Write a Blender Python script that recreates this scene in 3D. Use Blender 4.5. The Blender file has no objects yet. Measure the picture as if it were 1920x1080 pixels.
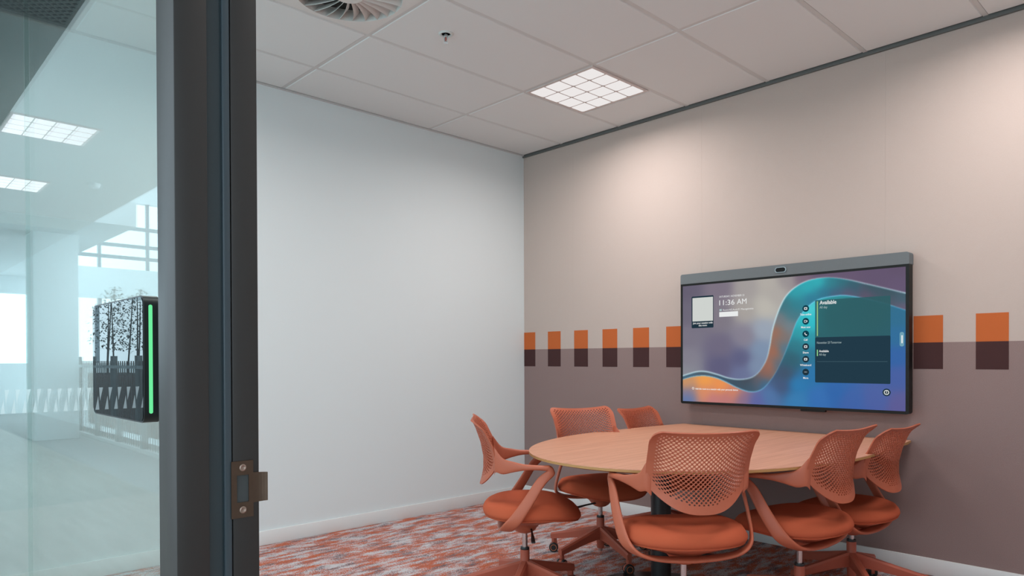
import bpy, bmesh, math, random
import numpy as np
from mathutils import Vector, Matrix

random.seed(4)
SC = bpy.context.scene
COL = SC.collection

# ------------------------------------------------------------------ camera
YAW, PITCH, ROLL, FPX, CYPX = -.8095, -.0082, -.0031, 1320.49, 684.94
CAM = np.array([0, 0, 1.2033])
FWD = np.array([math.sin(YAW)*math.cos(PITCH), math.cos(YAW)*math.cos(PITCH), math.sin(PITCH)])
_r = np.array([math.cos(YAW), -math.sin(YAW), 0.0]); _u = np.cross(_r, FWD)
RGT = _r*math.cos(ROLL)+_u*math.sin(ROLL)
UPV = -_r*math.sin(ROLL)+_u*math.cos(ROLL)
cam = bpy.data.cameras.new('camera'); cam_o = bpy.data.objects.new('camera', cam); COL.objects.link(cam_o)
M = Matrix.Identity(4)
for i in range(3):
    M[i][0] = RGT[i]; M[i][1] = UPV[i]; M[i][2] = -FWD[i]; M[i][3] = CAM[i]
cam_o.matrix_world = M
cam.sensor_width = 36; cam.lens = FPX/1920*36; cam.shift_y = (CYPX-540)/1920
cam.clip_start = .02; cam.clip_end = 200
SC.camera = cam_o

# ------------------------------------------------------------------ world, lights, exposure
W = bpy.data.worlds.new('sky'); SC.world = W; W.use_nodes = True
bg = W.node_tree.nodes['Background']
bg.inputs[0].default_value = (.72, .89, 1.0, 1); bg.inputs[1].default_value = 2.7
SC.view_settings.view_transform = 'Standard'; SC.view_settings.look = 'None'
SC.view_settings.exposure = 0.0; SC.view_settings.gamma = 1; SC.view_settings.use_curve_mapping = False

CEIL = 2.998
LIGHT_W = 20          # ceiling fittings of the meeting room
OUT_W = 12            # ceiling fittings of the corridor
ROOM_LIGHTS = [(-3.066, 3.6216), (-.666, 3.6216), (-3.066, 1.2216), (-.666, 1.2216)]
def area(name, loc, size, watts, color, spread):
    l = bpy.data.lights.new(name, 'AREA'); l.shape = 'SQUARE'; l.size = size; l.energy = watts
    l.color = color; l.spread = math.radians(spread)
    o = bpy.data.objects.new(name, l); COL.objects.link(o); o.location = loc
    return o
for (lx, ly) in ROOM_LIGHTS:
    area('fitting_light', (lx, ly, CEIL-.012), .54, LIGHT_W, (1, .94, .915), 166)
CORRIDOR_LIGHTS = [(-6.45, -.56), (-8.62, -.62), (-1.2, -.9), (1.2, -.9)]
for (lx, ly) in CORRIDOR_LIGHTS:
    area('corridor_light', (lx, ly, 2.985), .54, OUT_W, (.9, .96, 1.0), 120)

# ------------------------------------------------------------------ helpers
def lin(c):
    return tuple(((v/255)/12.92 if v/255 <= .04045 else ((v/255+.055)/1.055)**2.4) for v in c)
MATS = {}
def mat(name, rgb, rough=.5, metal=0, spec=.5, emit=None, estr=1, bump=None, var=None, coat=0):
    """rgb is sRGB 0-255 of the surface's own colour"""
    if name in MATS: return MATS[name]
    m = bpy.data.materials.new(name); m.use_nodes = True; nt = m.node_tree; b = nt.nodes['Principled BSDF']
    c = lin(rgb)
    b.inputs['Base Color'].default_value = (*c, 1); b.inputs['Roughness'].default_value = rough
    b.inputs['Metallic'].default_value = metal; b.inputs['Specular IOR Level'].default_value = spec
    b.inputs['Coat Weight'].default_value = coat
    if emit: b.inputs['Emission Color'].default_value = (*lin(emit), 1); b.inputs['Emission Strength'].default_value = estr
    if bump or var:
        tc = nt.nodes.new('ShaderNodeTexCoord'); nz = nt.nodes.new('ShaderNodeTexNoise')
        nz.inputs['Scale'].default_value = (bump or var)[0]; nz.inputs['Detail'].default_value = 3
        nt.links.new(tc.outputs['Object'], nz.inputs['Vector'])
        if bump:
            bp = nt.nodes.new('ShaderNodeBump'); bp.inputs['Strength'].default_value = bump[1]; bp.inputs['Distance'].default_value = .002
            nt.links.new(nz.outputs['Fac'], bp.inputs['Height']); nt.links.new(bp.outputs['Normal'], b.inputs['Normal'])
        if var:
            mx = nt.nodes.new('ShaderNodeMix'); mx.data_type = 'RGBA'
            k = var[1]
            mx.inputs[6].default_value = (*[v*(1-k) for v in c], 1); mx.inputs[7].default_value = (*[min(1, v*(1+k)) for v in c], 1)
            nt.links.new(nz.outputs['Fac'], mx.inputs[0]); nt.links.new(mx.outputs[2], b.inputs['Base Color'])
    MATS[name] = m
    return m
def emis(name, rgb, s=1.0):
    if name in MATS: return MATS[name]
    m = bpy.data.materials.new(name); m.use_nodes = True; nt = m.node_tree; nt.nodes.clear()
    e = nt.nodes.new('ShaderNodeEmission'); e.inputs[0].default_value = (*lin(rgb), 1); e.inputs[1].default_value = s
    o = nt.nodes.new('ShaderNodeOutputMaterial'); nt.links.new(e.outputs[0], o.inputs[0]); MATS[name] = m
    return m
def glass_mat(name, tint, f0=.04):
    m = bpy.data.materials.new(name); m.use_nodes = True; nt = m.node_tree; nt.nodes.clear(); N = nt.nodes.new; L = nt.links.new
    g = N('ShaderNodeNewGeometry'); d = N('ShaderNodeVectorMath'); d.operation = 'DOT_PRODUCT'
    L(g.outputs['Incoming'], d.inputs[0]); L(g.outputs['Normal'], d.inputs[1])
    a = N('ShaderNodeMath'); a.operation = 'ABSOLUTE'; L(d.outputs['Value'], a.inputs[0])
    s = N('ShaderNodeMath'); s.operation = 'SUBTRACT'; s.inputs[0].default_value = 1; L(a.outputs[0], s.inputs[1])
    p = N('ShaderNodeMath'); p.operation = 'POWER'; L(s.outputs[0], p.inputs[0]); p.inputs[1].default_value = 5
    q = N('ShaderNodeMath'); q.operation = 'MULTIPLY_ADD'; L(p.outputs[0], q.inputs[0]); q.inputs[1].default_value = 1-f0; q.inputs[2].default_value = f0
    t = N('ShaderNodeBsdfTransparent'); t.inputs[0].default_value = (*tint, 1)
    gl = N('ShaderNodeBsdfGlossy'); gl.inputs['Roughness'].default_value = 0.0; gl.inputs[0].default_value = (.96, 1, 1, 1)
    mx = N('ShaderNodeMixShader'); L(q.outputs[0], mx.inputs[0]); L(t.outputs[0], mx.inputs[1]); L(gl.outputs[0], mx.inputs[2])
    o = N('ShaderNodeOutputMaterial'); L(mx.outputs[0], o.inputs[0]); MATS[name] = m
    return m

def link(name, me, m=None, parent=None, loc=None, smooth=None):
    o = bpy.data.objects.new(name, me); COL.objects.link(o)
    if m is not None and len(me.materials) == 0: me.materials.append(m)
    if parent is not None: o.parent = parent
    if loc is not None: o.location = loc
    return o
def pymesh(name, v, f, smooth=False, sharp=None):
    me = bpy.data.meshes.new(name); me.from_pydata([tuple(map(float, p)) for p in v], [], f); me.update()
    if smooth:
        me.shade_smooth()
        if sharp: me.set_sharp_from_angle(angle=math.radians(sharp))
    return me
def bm_mesh(name, bm, smooth=False, sharp=None):
    bmesh.ops.recalc_face_normals(bm, faces=bm.faces)
    me = bpy.data.meshes.new(name); bm.to_mesh(me); bm.free()
    if smooth:
        me.shade_smooth()
        if sharp: me.set_sharp_from_angle(angle=math.radians(sharp))
    return me
def add_box(bm, a, b):
    """box from corner a to corner b"""
    v = [bm.verts.new((x, y, z)) for z in (a[2], b[2]) for y in (a[1], b[1]) for x in (a[0], b[0])]
    for f in ((0, 2, 3, 1), (4, 5, 7, 6), (0, 1, 5, 4), (2, 6, 7, 3), (0, 4, 6, 2), (1, 3, 7, 5)):
        bm.faces.new([v[i] for i in f])
    return v
def box_me(name, a, b, bev=0, seg=2):
    bm = bmesh.new(); add_box(bm, a, b)
    if bev:
        bmesh.ops.bevel(bm, geom=list(bm.edges), offset=bev, segments=seg, profile=.5, affect='EDGES')
    return bm_mesh(name, bm, smooth=bool(bev), sharp=40)
def box(name, a, b, m, parent=None, bev=0, seg=2):
    return link(name, box_me(name, a, b, bev, seg), m, parent)
def add_lathe(bm, prof, c=(0, 0, 0), axis='z', n=24, closed=False):
    """prof: list of (radius, height)"""
    rings = []
    for r, h in prof:
        ring = []
        for i in range(n):
            a = 2*math.pi*i/n; p = (r*math.cos(a), r*math.sin(a), h)
            if axis == 'y': p = (p[0], p[2], p[1])
            if axis == 'x': p = (p[2], p[0], p[1])
            ring.append(bm.verts.new((p[0]+c[0], p[1]+c[1], p[2]+c[2])))
        rings.append(ring)
    for a, b in zip(rings, rings[1:]+([rings[0]] if closed else [])):
        for i in range(n): bm.faces.new((a[i], a[(i+1) % n], b[(i+1) % n], b[i]))
    if not closed:
        bm.faces.new(rings[0][::-1]); bm.faces.new(rings[-1])
def lathe(name, prof, m, parent=None, c=(0, 0, 0), axis='z', n=24, sharp=35):
    bm = bmesh.new(); add_lathe(bm, prof, c, axis, n)
    return link(name, bm_mesh(name, bm, True, sharp), m, parent)
def add_prism(bm, poly, z0, z1, plane='xy'):
    """extrude polygon; plane xy -> along z, xz -> along y"""
    def P(a, b, h): return (a, b, h) if plane == 'xy' else ((a, h, b) if plane == 'xz' else (h, a, b))
    lo = [bm.verts.new(P(a, b, z0)) for a, b in poly]; hi = [bm.verts.new(P(a, b, z1)) for a, b in poly]
    n = len(poly)
    bm.faces.new(lo[::-1]); bm.faces.new(hi)
    for i in range(n): bm.faces.new((lo[i], lo[(i+1) % n], hi[(i+1) % n], hi[i]))
def prism(name, poly, z0, z1, m, parent=None, plane='xy', smooth=False):
    bm = bmesh.new(); add_prism(bm, poly, z0, z1, plane)
    return link(name, bm_mesh(name, bm, smooth, 30), m, parent)
def rrect(x0, y0, x1, y1, r, n=5):
    out = []
    for cx, cy, a0 in ((x1-r, y1-r, 0), (x0+r, y1-r, 90), (x0+r, y0+r, 180), (x1-r, y0+r, 270)):
        for i in range(n+1):
            a = math.radians(a0+90*i/n); out.append((cx+r*math.cos(a), cy+r*math.sin(a)))
    return out
def sweep_mesh(name, st, n=14, sub=4, p=3.0):
    """st: list of (center, axisA, axisB, halfA, halfB); superellipse section, Catmull-Rom between stations"""
    A = [np.concatenate([np.array(c, float), np.array(a, float), np.array(b, float), [ha, hb]]) for c, a, b, ha, hb in st]
    pts = []
    for i in range(len(A)-1):
        p0 = A[max(i-1, 0)]; p1 = A[i]; p2 = A[i+1]; p3 = A[min(i+2, len(A)-1)]
        for k in range(sub):
            t = k/sub
            pts.append(.5*((2*p1)+(-p0+p2)*t+(2*p0-5*p1+4*p2-p3)*t*t+(-p0+3*p1-3*p2+p3)*t**3))
    pts.append(A[-1])
    V = []; F = []
    for q in pts:
        c = q[:3]; a = q[3:6]/np.linalg.norm(q[3:6]); b = q[6:9]-a*np.dot(a, q[6:9]); b /= np.linalg.norm(b)
        for i in range(n):
            th = 2*math.pi*i/n; cs, sn = math.cos(th), math.sin(th)
            u = math.copysign(abs(cs)**(2/p), cs)*q[9]; v = math.copysign(abs(sn)**(2/p), sn)*q[10]
            V.append(c+a*u+b*v)
    m_ = len(pts)
    for j in range(m_-1):
        for i in range(n):
            F.append((j*n+i, j*n+(i+1) % n, (j+1)*n+(i+1) % n, (j+1)*n+i))
    F.append(tuple(range(n))[::-1]); F.append(tuple((m_-1)*n+i for i in range(n)))
    bm = bmesh.new(); vs = [bm.verts.new(v) for v in V]
    for f in F: bm.faces.new([vs[i] for i in f])
    return bm_mesh(name, bm, True, 50)
def thing(name, label, cat, loc=(0, 0, 0), rz=0, group=None):
    o = bpy.data.objects.new(name, None); COL.objects.link(o); o.location = loc; o.rotation_euler = (0, 0, rz)
    o.empty_display_size = .1
    o['label'] = label; o['category'] = cat
    if group: o['group'] = group
    return o
def tag(o, label, cat, group=None):
    o['label'] = label; o['category'] = cat
    if group: o['group'] = group
    return o
def struct(o, label=None, cat=None):
    o['kind'] = 'structure'
    if label: o['label'] = label
    if cat: o['category'] = cat
    return o
def text_mesh(name, s, size, bold=False, align='LEFT'):
    cu = bpy.data.curves.new(name, 'FONT'); cu.body = s; cu.size = size; cu.align_x = align
    if bold: cu.offset = size*.018
    cu.resolution_u = 3
    ob = bpy.data.objects.new(name, cu); COL.objects.link(ob)
    me = bpy.data.meshes.new_from_object(ob.evaluated_get(bpy.context.evaluated_depsgraph_get()))
    bpy.data.objects.remove(ob); bpy.data.curves.remove(cu)
    return me
def ray(px, py): return FWD+RGT*(px-960)/FPX-UPV*(py-CYPX)/FPX
def aty(px, py, Y): d = ray(px, py); return CAM+d*(Y/d[1])
def atz(px, py, Z): d = ray(px, py); return CAM+d*((Z-CAM[2])/d[2])

# ------------------------------------------------------------------ materials of the setting
def carpet_mat():
    m = bpy.data.materials.new('carpet'); m.use_nodes = True; nt = m.node_tree; N = nt.nodes.new; L = nt.links.new
    b = nt.nodes['Principled BSDF']; b.inputs['Roughness'].default_value = 1; b.inputs['Specular IOR Level'].default_value = .1
    tc = N('ShaderNodeTexCoord')
    def noise(sx, sy, det, rough=.55, off=0):
        mp = N('ShaderNodeMapping'); mp.inputs['Scale'].default_value = (sx, sy, 1); mp.inputs['Location'].default_value = (off, off*.7, 0)
        L(tc.outputs['Object'], mp.inputs['Vector']); n = N('ShaderNodeTexNoise'); n.inputs['Scale'].default_value = 1
        n.inputs['Detail'].default_value = det; n.inputs['Roughness'].default_value = rough; L(mp.outputs[0], n.inputs['Vector']); return n.outputs['Fac']
    def math_(op, a, b_=None, c=None):
        n = N('ShaderNodeMath'); n.operation = op
        for i, v in enumerate((a, b_, c)):
            if v is None: continue
            if isinstance(v, (int, float)): n.inputs[i].default_value = v
            else: L(v, n.inputs[i])
        return n.outputs[0]
    big = noise(15, 4.6, 5, .66); fine = noise(210, 120, 2, .7, 3); big2 = noise(19, 6.0, 4, .65, 9)
    s1 = math_('ADD', big, math_('MULTIPLY', math_('SUBTRACT', fine, .5), .80))
    s2 = math_('ADD', big2, math_('MULTIPLY', math_('SUBTRACT', noise(300, 110, 1, .5, 7), .5), .75))
    r1 = N('ShaderNodeMapRange'); r1.inputs[1].default_value = .475; r1.inputs[2].default_value = .55; L(s1, r1.inputs[0])
    r2 = N('ShaderNodeMapRange'); r2.inputs[1].default_value = .55; r2.inputs[2].default_value = .63; L(s2, r2.inputs[0])
    m1 = N('ShaderNodeMix'); m1.data_type = 'RGBA'; m1.inputs[6].default_value = (*lin((184, 98, 70)), 1); m1.inputs[7].default_value = (*lin((194, 194, 198)), 1); L(r1.outputs[0], m1.inputs[0])
    m2 = N('ShaderNodeMix'); m2.data_type = 'RGBA'; L(m1.outputs[2], m2.inputs[6]); m2.inputs[7].default_value = (*lin((108, 98, 104)), 1); L(r2.outputs[0], m2.inputs[0])
    L(m2.outputs[2], b.inputs['Base Color'])
    bp = N('ShaderNodeBump'); bp.inputs['Strength'].default_value = .5; bp.inputs['Distance'].default_value = .003; L(fine, bp.inputs['Height']); L(bp.outputs[0], b.inputs['Normal'])
    return m
def wood_mat(name, base, dark, sx, sy, rough=.45, contrast=1.0):
    m = bpy.data.materials.new(name); m.use_nodes = True; nt = m.node_tree; N = nt.nodes.new; L = nt.links.new
    b = nt.nodes['Principled BSDF']; b.inputs['Roughness'].default_value = rough
    tc = N('ShaderNodeTexCoord'); mp = N('ShaderNodeMapping'); mp.inputs['Scale'].default_value = (sx, sy, 6); L(tc.outputs['Object'], mp.inputs[0])
    n = N('ShaderNodeTexNoise'); n.inputs['Scale'].default_value = 1; n.inputs['Detail'].default_value = 6; n.inputs['Roughness'].default_value = .62; n.inputs['Distortion'].default_value = .6
    L(mp.outputs[0], n.inputs['Vector'])
    cr = N('ShaderNodeValToRGB'); cr.color_ramp.elements[0].position = .36; cr.color_ramp.elements[0].color = (*lin(dark), 1)
    cr.color_ramp.elements[1].position = .62; cr.color_ramp.elements[1].color = (*lin(base), 1); L(n.outputs['Fac'], cr.inputs[0]); L(cr.outputs[0], b.inputs['Base Color'])
    return m
def ply_mat():
    m = bpy.data.materials.new('ply_edge'); m.use_nodes = True; nt = m.node_tree; N = nt.nodes.new; L = nt.links.new
    b = nt.nodes['Principled BSDF']; b.inputs['Roughness'].default_value = .5
    tc = N('ShaderNodeTexCoord'); w = N('ShaderNodeTexWave'); w.bands_direction = 'Z'; w.inputs['Scale'].default_value = 75; w.inputs['Distortion'].default_value = .3
    L(tc.outputs['Object'], w.inputs['Vector'])
    mx = N('ShaderNodeMix'); mx.data_type = 'RGBA'; mx.inputs[6].default_value = (*lin((150, 100, 55)), 1); mx.inputs[7].default_value = (*lin((205, 160, 100)), 1)
    L(w.outputs['Fac'], mx.inputs[0]); L(mx.outputs[2], b.inputs['Base Color']); return m
def fabric(name, rgb, k=.10, sc=160):
    return mat(name, rgb, rough=.95, spec=.15, bump=(sc*3, .25), var=(sc, k))

M_CARPET = carpet_mat()
M_WHITE = mat('white_paint', (217, 224, 226), .7, spec=.3, bump=(700, .04))
M_SKIRT = mat('white_skirting', (222, 224, 224), .45)
M_TILE = mat('ceiling_tile', (221, 222, 221), .9, spec=.2, bump=(900, .12))
M_BAR = mat('ceiling_bar', (204, 203, 201), .5)
M_BEIGE = fabric('beige_felt', (190, 174, 166), .05)
M_MAUVE = fabric('mauve_felt', (143, 122, 119), .16, 90)
M_ORANGE_F = fabric('orange_felt', (190, 100, 55), .10)
M_DARK_F = fabric('maroon_felt', (72, 48, 48), .10)
M_TRIM = mat('grey_trim', (96, 98, 96), .5)
M_FRAME = mat('bronze_frame', (42, 38, 36), .42, metal=.1)
M_GASKET = mat('rubber_gasket', (40, 50, 54), .35)
M_GLASS = glass_mat('partition_glass', (.88, .945, .93))
M_BLACK = mat('black_plastic', (28, 28, 29), .4)

XL, YB, XR, YF = -4.4325, 4.374, .55, .368      # inner faces of the room

# ------------------------------------------------------------------ room shell
fl = struct(box('floor', (XL-.1, .30, -.12), (XR+.1, YB+.1, 0), M_CARPET), 'orange and grey streaked carpet of the meeting room', 'floor')
wl = struct(box('wall_left', (XL-.12, .30, 0), (XL, YB+.12, CEIL+.3), M_WHITE), 'plain white painted wall left of the felt wall', 'wall')
wr = struct(box('wall_right', (XR, .30, 0), (XR+.12, YB+.12, CEIL+.3), M_WHITE), 'plain white wall opposite the other white wall', 'wall')
wb = struct(box('wall_back', (XL-.12, YB+.012, 0), (XR+.12, YB+.15, CEIL+.3), mat('wall_core', (150, 140, 135), .9)), 'two tone felt wall with orange and maroon blocks behind the display', 'wall')
Z1, Z2, Z3 = 1.4403, 1.2910, 1.1440
seams = [XL, -3.855, -2.658, -1.461, -.264, XR]
for a, b in zip(seams, seams[1:]):
    box('upper_felt_panel', (a+.0002, YB, Z2), (b-.0002, YB+.012, CEIL-.018), M_BEIGE, wb)
    box('lower_felt_panel', (a+.0002, YB, .0), (b-.0002, YB+.012, Z2), M_MAUVE, wb)
PW, PP = .1463, .2978
starts = [-4.4417+PP*k for k in range(6)]+[-1.3113+PP*.998*k*1.011 for k in range(6)]
for s in starts:
    a, b = max(s, XL+.0005), min(s+PW, XR-.001)
    if b-a < .02: continue
    box('orange_block', (a, YB-.0012, Z2), (b, YB+.003, Z1), M_ORANGE_F, wb)
    box('maroon_block', (a, YB-.0012, Z3), (b, YB+.003, Z2), M_DARK_F, wb)
struct(box('baseboard_left', (XL, YF+.02, 0), (XL+.014, YB-.014, .094), M_SKIRT, None, .003), 'low white skirting board along the white wall', 'baseboard')
struct(box('baseboard_back', (XL, YB-.014, 0), (XR, YB+.001, .094), M_SKIRT, None, .003), 'low white skirting board under the felt wall', 'baseboard')
struct(box('trim_1', (XL, YB-.016, CEIL-.022), (XR, YB+.012, CEIL+.002), M_TRIM), 'dark grey shadow line trim where the felt wall meets the ceiling', 'trim')
struct(box('trim_2', (XL, YF, CEIL-.008), (XL+.018, YB-.016, CEIL+.004), M_BAR), 'thin pale angle trim where the white wall meets the ceiling', 'trim')

# ceiling: slab, bars and single tiles
ce = struct(box('ceiling', (XL-.12, .30, CEIL+.062), (XR+.12, YB+.12, CEIL+.25), mat('plenum', (120, 118, 116), .9)), 'suspended ceiling of pale tiles in a bar grid', 'ceiling')
X0, Y0 = -3.366, 2.1216
xs = [XL+.018]+[X0+.6*k for k in range(-1, 7) if XL < X0+.6*k < XR-.05]+[XR]
ys = [YF, Y0-1.2, Y0, Y0+1.2, YB-.016]
BW = .012
for x in xs[1:-1]:
    box('grid_bar', (x-BW, YF, CEIL-.0008), (x+BW, YB-.016, CEIL+.02), M_BAR, ce)
for y in ys[1:-1]:
    for a, b in zip(xs, xs[1:]):
        box('grid_bar', (a+BW, y-BW, CEIL-.0008), (b-BW, y+BW, CEIL+.02), M_BAR, ce)
def tile(a, b, c, d, m=M_TILE, name='ceiling_tile'):
    bm = bmesh.new()
    g = .0125
    lo = [(a+g+.004, c+g+.004), (b-g-.004, c+g+.004), (b-g-.004, d-g-.004), (a+g+.004, d-g-.004)]
    hi = [(a+g, c+g), (b-g, c+g), (b-g, d-g), (a+g, d-g)]
    l = [bm.verts.new((*p, CEIL-.004)) for p in lo]; h = [bm.verts.new((*p, CEIL+.001)) for p in hi]; t = [bm.verts.new((*p, CEIL+.02)) for p in hi]
    bm.faces.new(l); bm.faces.new(t[::-1])
    for i in range(4):
        j = (i+1) % 4
        bm.faces.new((l[i], h[i], h[j], l[j])); bm.faces.new((h[i], t[i], t[j], h[j]))
    return link(name, bm_mesh(name, bm), m, ce)
for i, (a, b) in enumerate(zip(xs, xs[1:])):
    for (c, d) in zip(ys, ys[1:]):
        cx = (a+b)/2
        lit = [l for l in ROOM_LIGHTS if abs(l[0]-cx) < .1 and c-.01 <= l[1] <= d]
        if lit:
            ly = lit[0][1]
            if ly-.3 > c+.05:
                box('grid_bar', (a+BW, ly-.3-BW, CEIL-.0008), (b-BW, ly-.3+BW, CEIL+.02), M_BAR, ce)
                tile(a, b, c, ly-.3)
            if ly+.3 < d-.05:
                if abs(cx+3.066) < .1 and abs(ly-1.2216) < .01:   # the diffuser sits here
                    pass
                else:
                    tile(a, b, ly+.3, d)
                box('grid_bar', (a+BW, ly+.3-BW, CEIL-.0008), (b-BW, ly+.3+BW, CEIL+.02), M_BAR, ce)
        elif d < 1 and i < 2:
            pass
        else:
            tile(a, b, c, d)

# diamond mesh return-air grilles in the corner by the glass
M_MESH = mat('grey_mesh', (128, 130, 130), .5)
for i in range(2):
    a, b, c, d = xs[i]+.012, xs[i+1]-.012, ys[0]+.01, ys[1]-.012
    g = thing('return_air_grille', ['grey diamond mesh air grille in the ceiling corner by the white wall', 'grey diamond mesh air grille second from the white wall'][i], 'air grille', ((a+b)/2, (c+d)/2, CEIL), 0, 'ceiling mesh grilles')
    hx, hy = (b-a)/2, (d-c)/2
    bm = bmesh.new()
    for s in (-1, 1):
        add_box(bm, (-hx, min(s*hy, s*(hy-.03)), -.004), (hx, max(s*hy, s*(hy-.03)), .004))
        add_box(bm, (min(s*hx, s*(hx-.03)), -hy+.03, -.004), (max(s*hx, s*(hx-.03)), hy-.03, .004))
    link('grille_frame', bm_mesh('grille_frame', bm), M_MESH, g)
    link('backing', box_me('backing', (-hx, -hy, .012), (hx, hy, .016)), mat('dark_void', (60, 62, 62), .9), g)
    bm = bmesh.new(); p = .05
    k0 = int((hx+hy)/p)+1
    for s in (1, -1):
        for k in range(-k0, k0+1):
            # line y = s*x + k*p clipped to the rectangle
            pts = []
            for t in np.linspace(-hx+.02, hx-.02, 60):
                yy = s*t+k*p
                if -hy+.02 <= yy <= hy-.02: pts.append((t, yy))
            if len(pts) < 2: continue
            (x1, y1), (x2, y2) = pts[0], pts[-1]; w = .004
            nx, ny = -s*w/1.414, w/1.414
            q = [(x1-nx, y1-ny), (x2-nx, y2-ny), (x2+nx, y2+ny), (x1+nx, y1+ny)]
            add_prism(bm, q if s == 1 else q[::-1], 0, .006)
    mo = link('diamond_mesh', bm_mesh('diamond_mesh', bm), M_MESH, g); mo['kind'] = 'stuff'

# ------------------------------------------------------------------ ceiling fittings
M_LFRAME = mat('fitting_white', (206, 194, 190), .4)
M_LENS = emis('lit_lens', (255, 250, 248), .84)
M_OLENS = emis('lit_lens_cool', (245, 248, 255), 1.5)
fit_labels = ['lit square ceiling light nearest the corner of the two walls', 'lit square ceiling light above the right end of the felt wall',
              'lit square ceiling light over the carpet near the air diffuser', 'lit square ceiling light just inside the doorway']
def fitting(label, x, y, z, lens, group):
    t = thing('ceiling_light', label, 'ceiling light', (x, y, z), 0, group)
    bm = bmesh.new(); H = .288; c = .1275; gap = .0092; o = -(4*c+3*gap)/2
    # frame: lattice plate made from prisms around the cells
    def bar(a, b): add_box(bm, (a[0], a[1], -.008), (b[0], b[1], .012))
    bar((-H, -H), (H, o)); bar((-H, -o), (H, H)); bar((-H, o), (o, -o)); bar((-o, o), (H, -o))
    for k in range(3):
        p = o+(k+1)*c+k*gap
        bar((p, o), (p+gap, -o))
        for j in range(4):
            q = o+j*(c+gap); bar((q, p), (q+c, p+gap))
    link('light_frame', bm_mesh('light_frame', bm), M_LFRAME, t)
    for i in range(4):
        for j in range(4):
            a, b = o+i*(c+gap), o+j*(c+gap)
            if 'lens' not in LM: LM['lens'] = {}
            key = lens.name
            if key not in LM['lens']:
                b2 = bmesh.new(); add_prism(b2, rrect(-c/2, -c/2, c/2, c/2, .016, 4), -.0085, -.002); LM['lens'][key] = bm_mesh('lens', b2)
            link('lens', LM['lens'][key], lens, t, (a+c/2, b+c/2, 0))
LM = {}
for (lx, ly), lb in zip(ROOM_LIGHTS, fit_labels): fitting(lb, lx, ly, CEIL-.001, M_LENS, 'room ceiling lights')

# swirl air diffuser
dx, dy = -3.066, 1.8216
t = thing('air_diffuser', 'white square swirl air diffuser with curved radial vanes in the ceiling', 'air diffuser', (dx, dy, CEIL-.002))
bm = bmesh.new(); n = 48; R0 = .262; H = .287
ci = [(R0*math.cos(2*math.pi*i/n), R0*math.sin(2*math.pi*i/n)) for i in range(n)]
sq = []
for (x, y) in ci:
    k = H/max(abs(x), abs(y)); sq.append((x*k, y*k))
for z0 in (-.004,):
    A = [bm.verts.new((*p, z0)) for p in ci]; B = [bm.verts.new((*p, z0)) for p in sq]; C = [bm.verts.new((*p, .055)) for p in ci]; D = [bm.verts.new((*p, .012)) for p in sq]
    for i in range(n):
        j = (i+1) % n
        bm.faces.new((A[i], A[j], B[j], B[i])); bm.faces.new((A[i], C[i], C[j], A[j])); bm.faces.new((B[i], B[j], D[j], D[i]))
link('face_plate', bm_mesh('face_plate', bm), mat('diffuser_white', (214, 210, 206), .45), t)
lathe('hub_cap', [(.070, -.006), (.073, -.003), (.073, .05)], mat('diffuser_white', (0, 0, 0)), t, n=32)
lathe('dark_throat', [(.26, .0540), (.26, .0580)], mat('dark_void', (0, 0, 0)), t, n=40)
vm = []
for i in range(24):
    if not vm:
        V = []; F = []
        for k in range(7):
            r = .074+(.262-.074)*k/6; w = .006+.016*k/6; a = .10*(k/6)**2
            ca, sa = math.cos(a), math.sin(a); z = .006+.034*k/6
            for s, zz in ((-.55, z), (1.05, -.004), (1.05, -.001), (-.5, z+.003)):
                x, y = r, s*w; V.append((x*ca-y*sa, x*sa+y*ca, zz))
        for k in range(6):
            for q in range(4): F.append((k*4+q, k*4+(q+1) % 4, k*4+4+(q+1) % 4, k*4+4+q))
        F += [(3, 2, 1, 0), (24, 25, 26, 27)]
        vm.append(pymesh('vane', V, F))
    o = link('vane', vm[0], mat('diffuser_white', (0, 0, 0)), t); o.rotation_euler = (0, 0, 2*math.pi*i/24)

# sprinkler head
sp = thing('fire_sprinkler', 'small chrome fire sprinkler hanging from a ceiling tile', 'sprinkler', (-3.059, 2.421, CEIL-.004))
M_CHROME = mat('chrome', (205, 212, 214), .16, metal=1)
lathe('rose_plate', [(.040, 0), (.040, -.003), (.033, -.007), (.026, -.005), (.024, .0)], mat('sprinkler_white', (205, 214, 212), .3), sp)
lathe('sprinkler_body', [(.011, 0), (.011, -.016), (.008, -.020)], M_CHROME, sp, n=16)
for s in (-1, 1):
    link('frame_arm', sweep_mesh('frame_arm', [((s*.008, 0, -.014), (1, 0, 0), (0, 1, 0), .003, .003), ((s*.012, 0, -.028), (1, 0, 0), (0, 1, 0), .0025, .003), ((s*.007, 0, -.042), (1, 0, .3), (0, 1, 0), .0025, .003), ((0, 0, -.047), (0, 0, 1), (0, 1, 0), .003, .003)], 8, 3), M_CHROME, sp)
lathe('glass_bulb', [(.001, -.018), (.0036, -.022), (.0036, -.038), (.001, -.043)], mat('red_bulb', (170, 60, 45), .15), sp, n=10)
lathe('deflector', [(.012, -.047), (.013, -.049), (.004, -.050)], M_CHROME, sp, n=16)

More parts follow.
